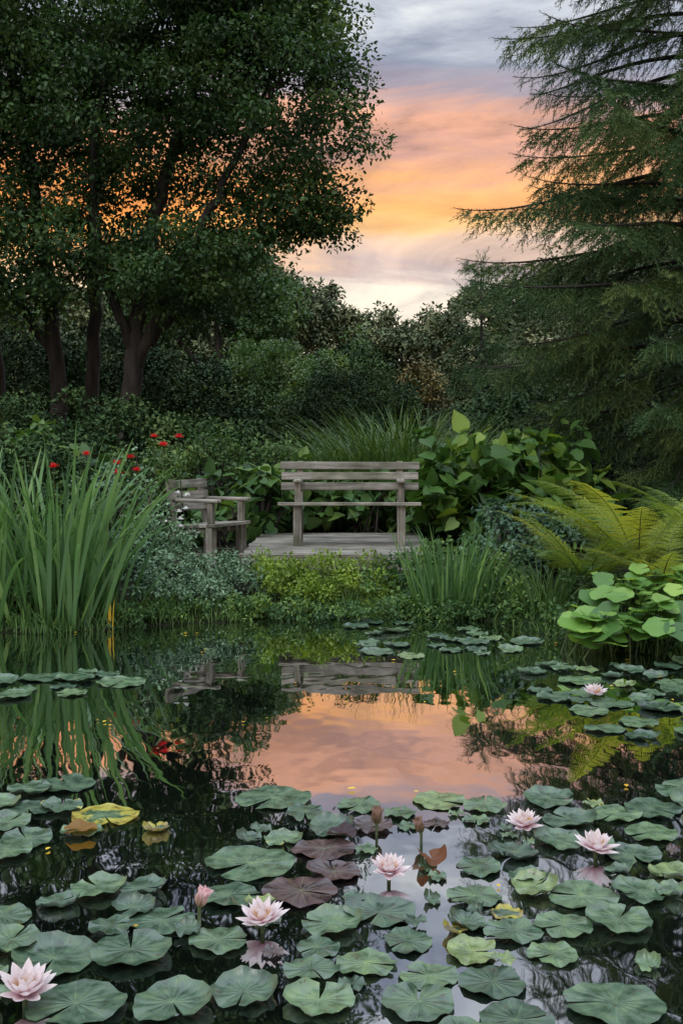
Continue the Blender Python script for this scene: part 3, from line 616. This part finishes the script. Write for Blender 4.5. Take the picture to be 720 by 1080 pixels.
YF=[(-.906,4.17,.125,.62),(-.684,4.03,.055,.7),(-1.217,4.24,.092,.2),(-1.15,4.56,.12,.25),(-1.275,4.48,.088,.15),(-1.25,4.08,.09,.3),(-1.129,3.92,.10,.3),(-1.09,4.26,.074,.4),(-1.17,3.80,.09,.2),(-1.36,4.3,.09,.2),(-.95,4.0,.07,.35),(.50,3.30,.05,.6),(.33,3.17,.04,.8),(-1.42,4.0,.1,.2),(-1.5,4.45,.1,.1)]
placed=[]
for (x,y,r) in FG: placed.append((x+rng.normal()*.01,y+rng.normal()*.01,r*(.82+.2*rng.random()),0.0 if rng.random()<.93 else .2+.15*rng.random()))
for t in YF: placed.append(t)
def fill(n,xr,yr,rr,ov,cond=lambda x,y:True,tries=6000,yel=.03):
    c=0
    for _ in range(tries):
        if c>=n: break
        x=xr[0]+(xr[1]-xr[0])*rng.random(); y=yr[0]+(yr[1]-yr[0])*rng.random(); r=rr[0]+(rr[1]-rr[0])*rng.random()
        if not cond(x,y): continue
        if all((x-a)**2+(y-b_)**2>((r+c_)*ov)**2 for a,b_,c_,_ in placed):
            placed.append((x,y,r,.25+.2*rng.random() if rng.random()<yel else 0)); c+=1
fill(6,(-.3,1.2),(3.3,4.4),(.05,.08),.65)
fill(14,(-.35,1.3),(3.4,4.4),(.025,.05),.88)
fill(10,(-.3,.9),(2.7,3.4),(.025,.045),.88)
fill(5,(-1.1,-.35),(2.65,3.5),(.03,.06),.8)
fill(60,(.95,3.2),(5.3,7.2),(.07,.14),.76,lambda x,y:x>1.05+.25*abs(y-6.3) and y<7.4-.25*max(0,x-1.4))
fill(14,(-2.4,-1.3),(6.1,6.8),(.07,.13),.82,lambda x,y:abs(y-6.5-.1*math.sin(x*4))<.3)
fill(22,(.1,1.4),(7.3,8.75),(.06,.12),.9)
fill(16,(-2.6,-1.35),(3.6,4.7),(.07,.12),.82)
fill(14,(1.3,2.6),(3.2,4.6),(.07,.13),.8)
for k,(x,y,r,yl) in enumerate(placed):
    near=sum(1 for a,b_,c_,_ in placed[:k] if (x-a)**2+(y-b_)**2<((r+c_))**2)
    tone=float(np.clip(.45+rng.normal()*.22,.12,1))
    if -.15<x<.45 and 3.4<y<4.2 and rng.random()<.16: tone=.03
    elif r<.045 and rng.random()<.2: tone=.04
    pad(x,y,r,.006+.0055*min(near,4)+.0008*(k%5),tone,yl,curl=0)
loops=np.concatenate([np.array(f) for f in padF]); sizes=[len(f) for f in padF]
ob=mk_mesh('lily_pads',padV,loops,sizes,M_pad,{'rnd':pa_r},{'ang':pa_ang,'rho':pa_rho,'yel':pa_y},smooth=True)
def curled(x,y,r,col,name,lift,a0):
    """pad whose two halves are folded up off the water"""
    m=leaf_mat(name+'_pad',tuple(c*.5 for c in col),col,tuple(c*1.5 for c in col),trans=.35)
    nn=24; V=[];F=[]
    for ri in range(6):
        rho=ri/5
        for k in range(nn):
            th=.1+(6.283-.2)*k/(nn-1); lx=r*rho*math.sin(th); ly=r*rho*math.cos(th)
            f=lift*min(1,abs(lx)/r)*1.0; x_=lx*math.cos(f); z_=abs(lx)*math.sin(f)+.006*math.sin(5*th)*rho
            V.append((x_*math.cos(a0)-ly*math.sin(a0),x_*math.sin(a0)+ly*math.cos(a0),z_))
    for ri in range(5):
        for k in range(nn-1):
            b0=ri*nn+k; F.append((b0,b0+nn,b0+nn+1,b0+1) if ri else (b0,b0+nn,b0+nn+1))
    V=np.array(V)+np.array((x,y,.022))
    return mk_mesh('curled_lily_pad',V,np.concatenate([np.array(f) for f in F]),[len(f) for f in F],m,{'rnd':np.full(len(F),.5)},smooth=True)
curled(.305,3.69,.062,(.15,.06,.03),'rust',.7,.2); curled(.0,3.93,.055,(.05,.03,.035),'purple',.4,1.2); curled(-.95,3.98,.06,(.22,.12,.03),'amber',.25,2.); curled(1.3,3.1,.06,(.08,.05,.03),'brown',.4,1.)
n=40; x=-2.3+4.3*rng.random(n); y=2.8+5.6*rng.random(n); P=np.stack([x,y,np.full(n,.008)],1); a=rng.random(n)*6.28
scatter('fallen_leaves',LEAF,P,np.stack([np.cos(a),np.sin(a),0*a],1),np.tile((0,0,1.),(n,1)),.012+.025*rng.random(n),rng.random(n),M_yel)

# ------------------------------------------------------------------ water lilies
W=[(8,.18,1,0),(8,.42,.97,.39),(8,.74,.88,.1),(7,1.05,.74,.5)]
def lily(x,y,size,tilt=(0,0)):
    e=empty('water_lily',(x,y,.03)); flower(e,(x,y,.03),size,[(n_,el+rng.normal()*.05,l,ph+rng.random()) for n_,el,l,ph in W],M_pet,tilt=tilt)
    P=[];D=[]
    for k in range(46):
        a=k*2.4; rr_=.22*size*math.sqrt(k/46); P.append((x+rr_*math.cos(a),y+rr_*math.sin(a),.03+.12*size)); D.append((.7*math.cos(a)*(k/46),.7*math.sin(a)*(k/46),1))
    parent(scatter('stamens',LEAF,np.array(P),np.array(D),np.tile((1.,.2,0),(46,1)),np.tile((.12*size,.40*size,.1*size),(46,1)),rng.random(46),M_stam),e)
    tb=Tubes(); tb.add([(x,y,-.2),(x,y,-.05),(x,y,.04)],.007,6); parent(tb.build('stem',M_stem),e)
for x,y,s,t in [(-.80,2.76,.085,(.12,.1)),(-.23,3.18,.08,(.05,-.12)),(.154,3.55,.075,(.2,.05)),(.668,3.98,.074,(.1,-.05)),(.872,3.75,.082,(.05,.15)),(1.415,6.09,.08,(.1,0))]: lily(x,y,s,t)
M_bud=petal_mat('bud_sepals',(.12,.12,.04),(.30,.18,.13)); M_pb=petal_mat('bud_pink',(.4,.3,.15),(.8,.55,.55))
PET_o=PET
PET=petal_t(w=.5,cup=.5,curl=-.02)
for x,y,s,lean,mt in [(-.426,3.27,.06,.35,M_pb),(.128,3.98,.065,.05,M_bud),(.284,3.89,.055,-.3,M_bud)]:
    e=empty('water_lily_bud',(x,y,.04)); flower(e,(x,y,.04),s,[(5,1.18,1,0),(5,1.25,.97,.6),(4,1.4,.95,.2)],mt,tilt=(0,lean))
    tb=Tubes(); tb.add([(x,y,-.2),(x,y,-.02),(x,y,.05)],.006,6); parent(tb.build('stem',M_stem),e)
PET=PET_o

# ------------------------------------------------------------------ sky
w=bpy.data.worlds.new('World'); S.world=w; w.use_nodes=True; nt=w.node_tree; nt.nodes.clear(); N=nt.nodes; L=nt.links
o=N.new('ShaderNodeOutputWorld'); bg=N.new('ShaderNodeBackground'); L.new(bg.outputs[0],o.inputs[0])
g=N.new('ShaderNodeTexCoord'); sp=N.new('ShaderNodeSeparateXYZ'); L.new(g.outputs['Generated'],sp.inputs[0])
def noise(scale,sc,loc,rot,det=6,rough=.55,dist=.4):
    mp=N.new('ShaderNodeMapping'); mp.inputs['Scale'].default_value=sc; mp.inputs['Rotation'].default_value=rot; mp.inputs['Location'].default_value=loc; L.new(g.outputs['Generated'],mp.inputs[0])
    n1=N.new('ShaderNodeTexNoise'); n1.inputs['Scale'].default_value=scale; n1.inputs['Detail'].default_value=det; n1.inputs['Roughness'].default_value=rough; n1.inputs['Distortion'].default_value=dist; L.new(mp.outputs[0],n1.inputs['Vector']); return n1.outputs['Fac']
nA=noise(1.6,(2.2,2.2,12),(3.1,.4,.7),(0,.10,0),6,.6,.6)
z2=mathn('ADD',sp.outputs['Z'],mathn('MULTIPLY',mathn('SUBTRACT',nA,.5),.12))
ST=[(0,(225,190,160)),(.09,(252,236,212)),(.135,(248,232,212)),(.152,(208,184,176)),(.168,(238,202,174)),(.185,(255,198,124)),(.205,(255,178,98)),(.235,(255,184,116)),(.26,(222,166,142)),(.278,(244,178,140)),(.30,(174,160,168)),(.33,(158,164,180)),(.365,(214,219,224)),(.40,(160,168,184)),(.46,(202,209,220)),(.60,(196,205,220))]
r=ramp(nt,[(p_/.6,lin(c)) for p_,c in ST],'LINEAR'); L.new(mathn('DIVIDE',z2,.6),r.inputs[0])
nB=noise(2.4,(2.2,2.2,7),(7,2,1),(0,-.15,0),7,.62,.8)
rcl=ramp(nt,[(.36,(.60,.62,.69)),(.48,(.96,.96,.98)),(.62,(1.25,1.22,1.16))]); L.new(nB,rcl.inputs[0])
mu=N.new('ShaderNodeMix'); mu.data_type='RGBA'; mu.blend_type='MULTIPLY'; mu.inputs[0].default_value=1; L.new(r.outputs[0],mu.inputs[6]); L.new(rcl.outputs[0],mu.inputs[7])
def mrange(v,a,b_,c,d):
    n=N.new('ShaderNodeMapRange'); L.new(v,n.inputs[0]); n.inputs[1].default_value=a;n.inputs[2].default_value=b_;n.inputs[3].default_value=c;n.inputs[4].default_value=d; return n.outputs[0]
wf=mathn('MULTIPLY',mrange(sp.outputs['X'],.02,-.16,0,1),mathn('MULTIPLY',mrange(sp.outputs['Z'],.12,.17,0,1),mrange(sp.outputs['Z'],.30,.24,0,1)))
wf=mathn('MULTIPLY',wf,mrange(sp.outputs['Y'],.3,.7,0,1))
mw=N.new('ShaderNodeMix'); mw.data_type='RGBA'; mw.blend_type='MULTIPLY'; L.new(wf,mw.inputs[0]); L.new(mu.outputs[2],mw.inputs[6]); mw.inputs[7].default_value=(1.3,.95,.38,1)
hv=mathn('ADD',1.0,mrange(sp.outputs['Z'],.48,.85,0,3.0))
mh=N.new('ShaderNodeVectorMath'); mh.operation='SCALE'; L.new(mw.outputs[2],mh.inputs[0]); L.new(hv,mh.inputs['Scale'])
sk=N.new('ShaderNodeTexSky'); sk.sky_type='NISHITA'; sk.sun_disc=False
ml=N.new('ShaderNodeMix'); ml.data_type='RGBA'; ml.blend_type='ADD'; ml.inputs[0].default_value=.012; L.new(mh.outputs[0],ml.inputs[6]); L.new(sk.outputs[0],ml.inputs[7])
L.new(ml.outputs[2],bg.inputs[0]); bg.inputs[1].default_value=1.0

sd=bpy.data.lights.new('fill_sun','SUN'); sd.energy=1.3; sd.angle=math.radians(30); sd.color=(1,.95,.88)  # added soft fill from behind the camera; the sunset itself lies ahead
so=bpy.data.objects.new('fill_sun',sd); S.collection.objects.link(so)
az=math.radians(205); el=math.radians(48); sk.sun_elevation=el; sk.sun_rotation=az
dirv=Vector((math.sin(az)*math.cos(el),math.cos(az)*math.cos(el),math.sin(el)))
so.rotation_euler=dirv.to_track_quat('Z','Y').to_euler()

# ------------------------------------------------------------------ camera
cd=bpy.data.cameras.new('camera'); co=bpy.data.objects.new('camera',cd); S.collection.objects.link(co)
co.location=(0,0,1.42); co.rotation_euler=(math.radians(90),0,0)
cd.sensor_fit='VERTICAL'; cd.sensor_height=36; cd.sensor_width=24; cd.lens=38.33; cd.shift_y=-70/1080; cd.clip_end=2000; cd.clip_start=.05
S.camera=co
S.view_settings.view_transform='Standard'; S.view_settings.look='None'; S.view_settings.exposure=0
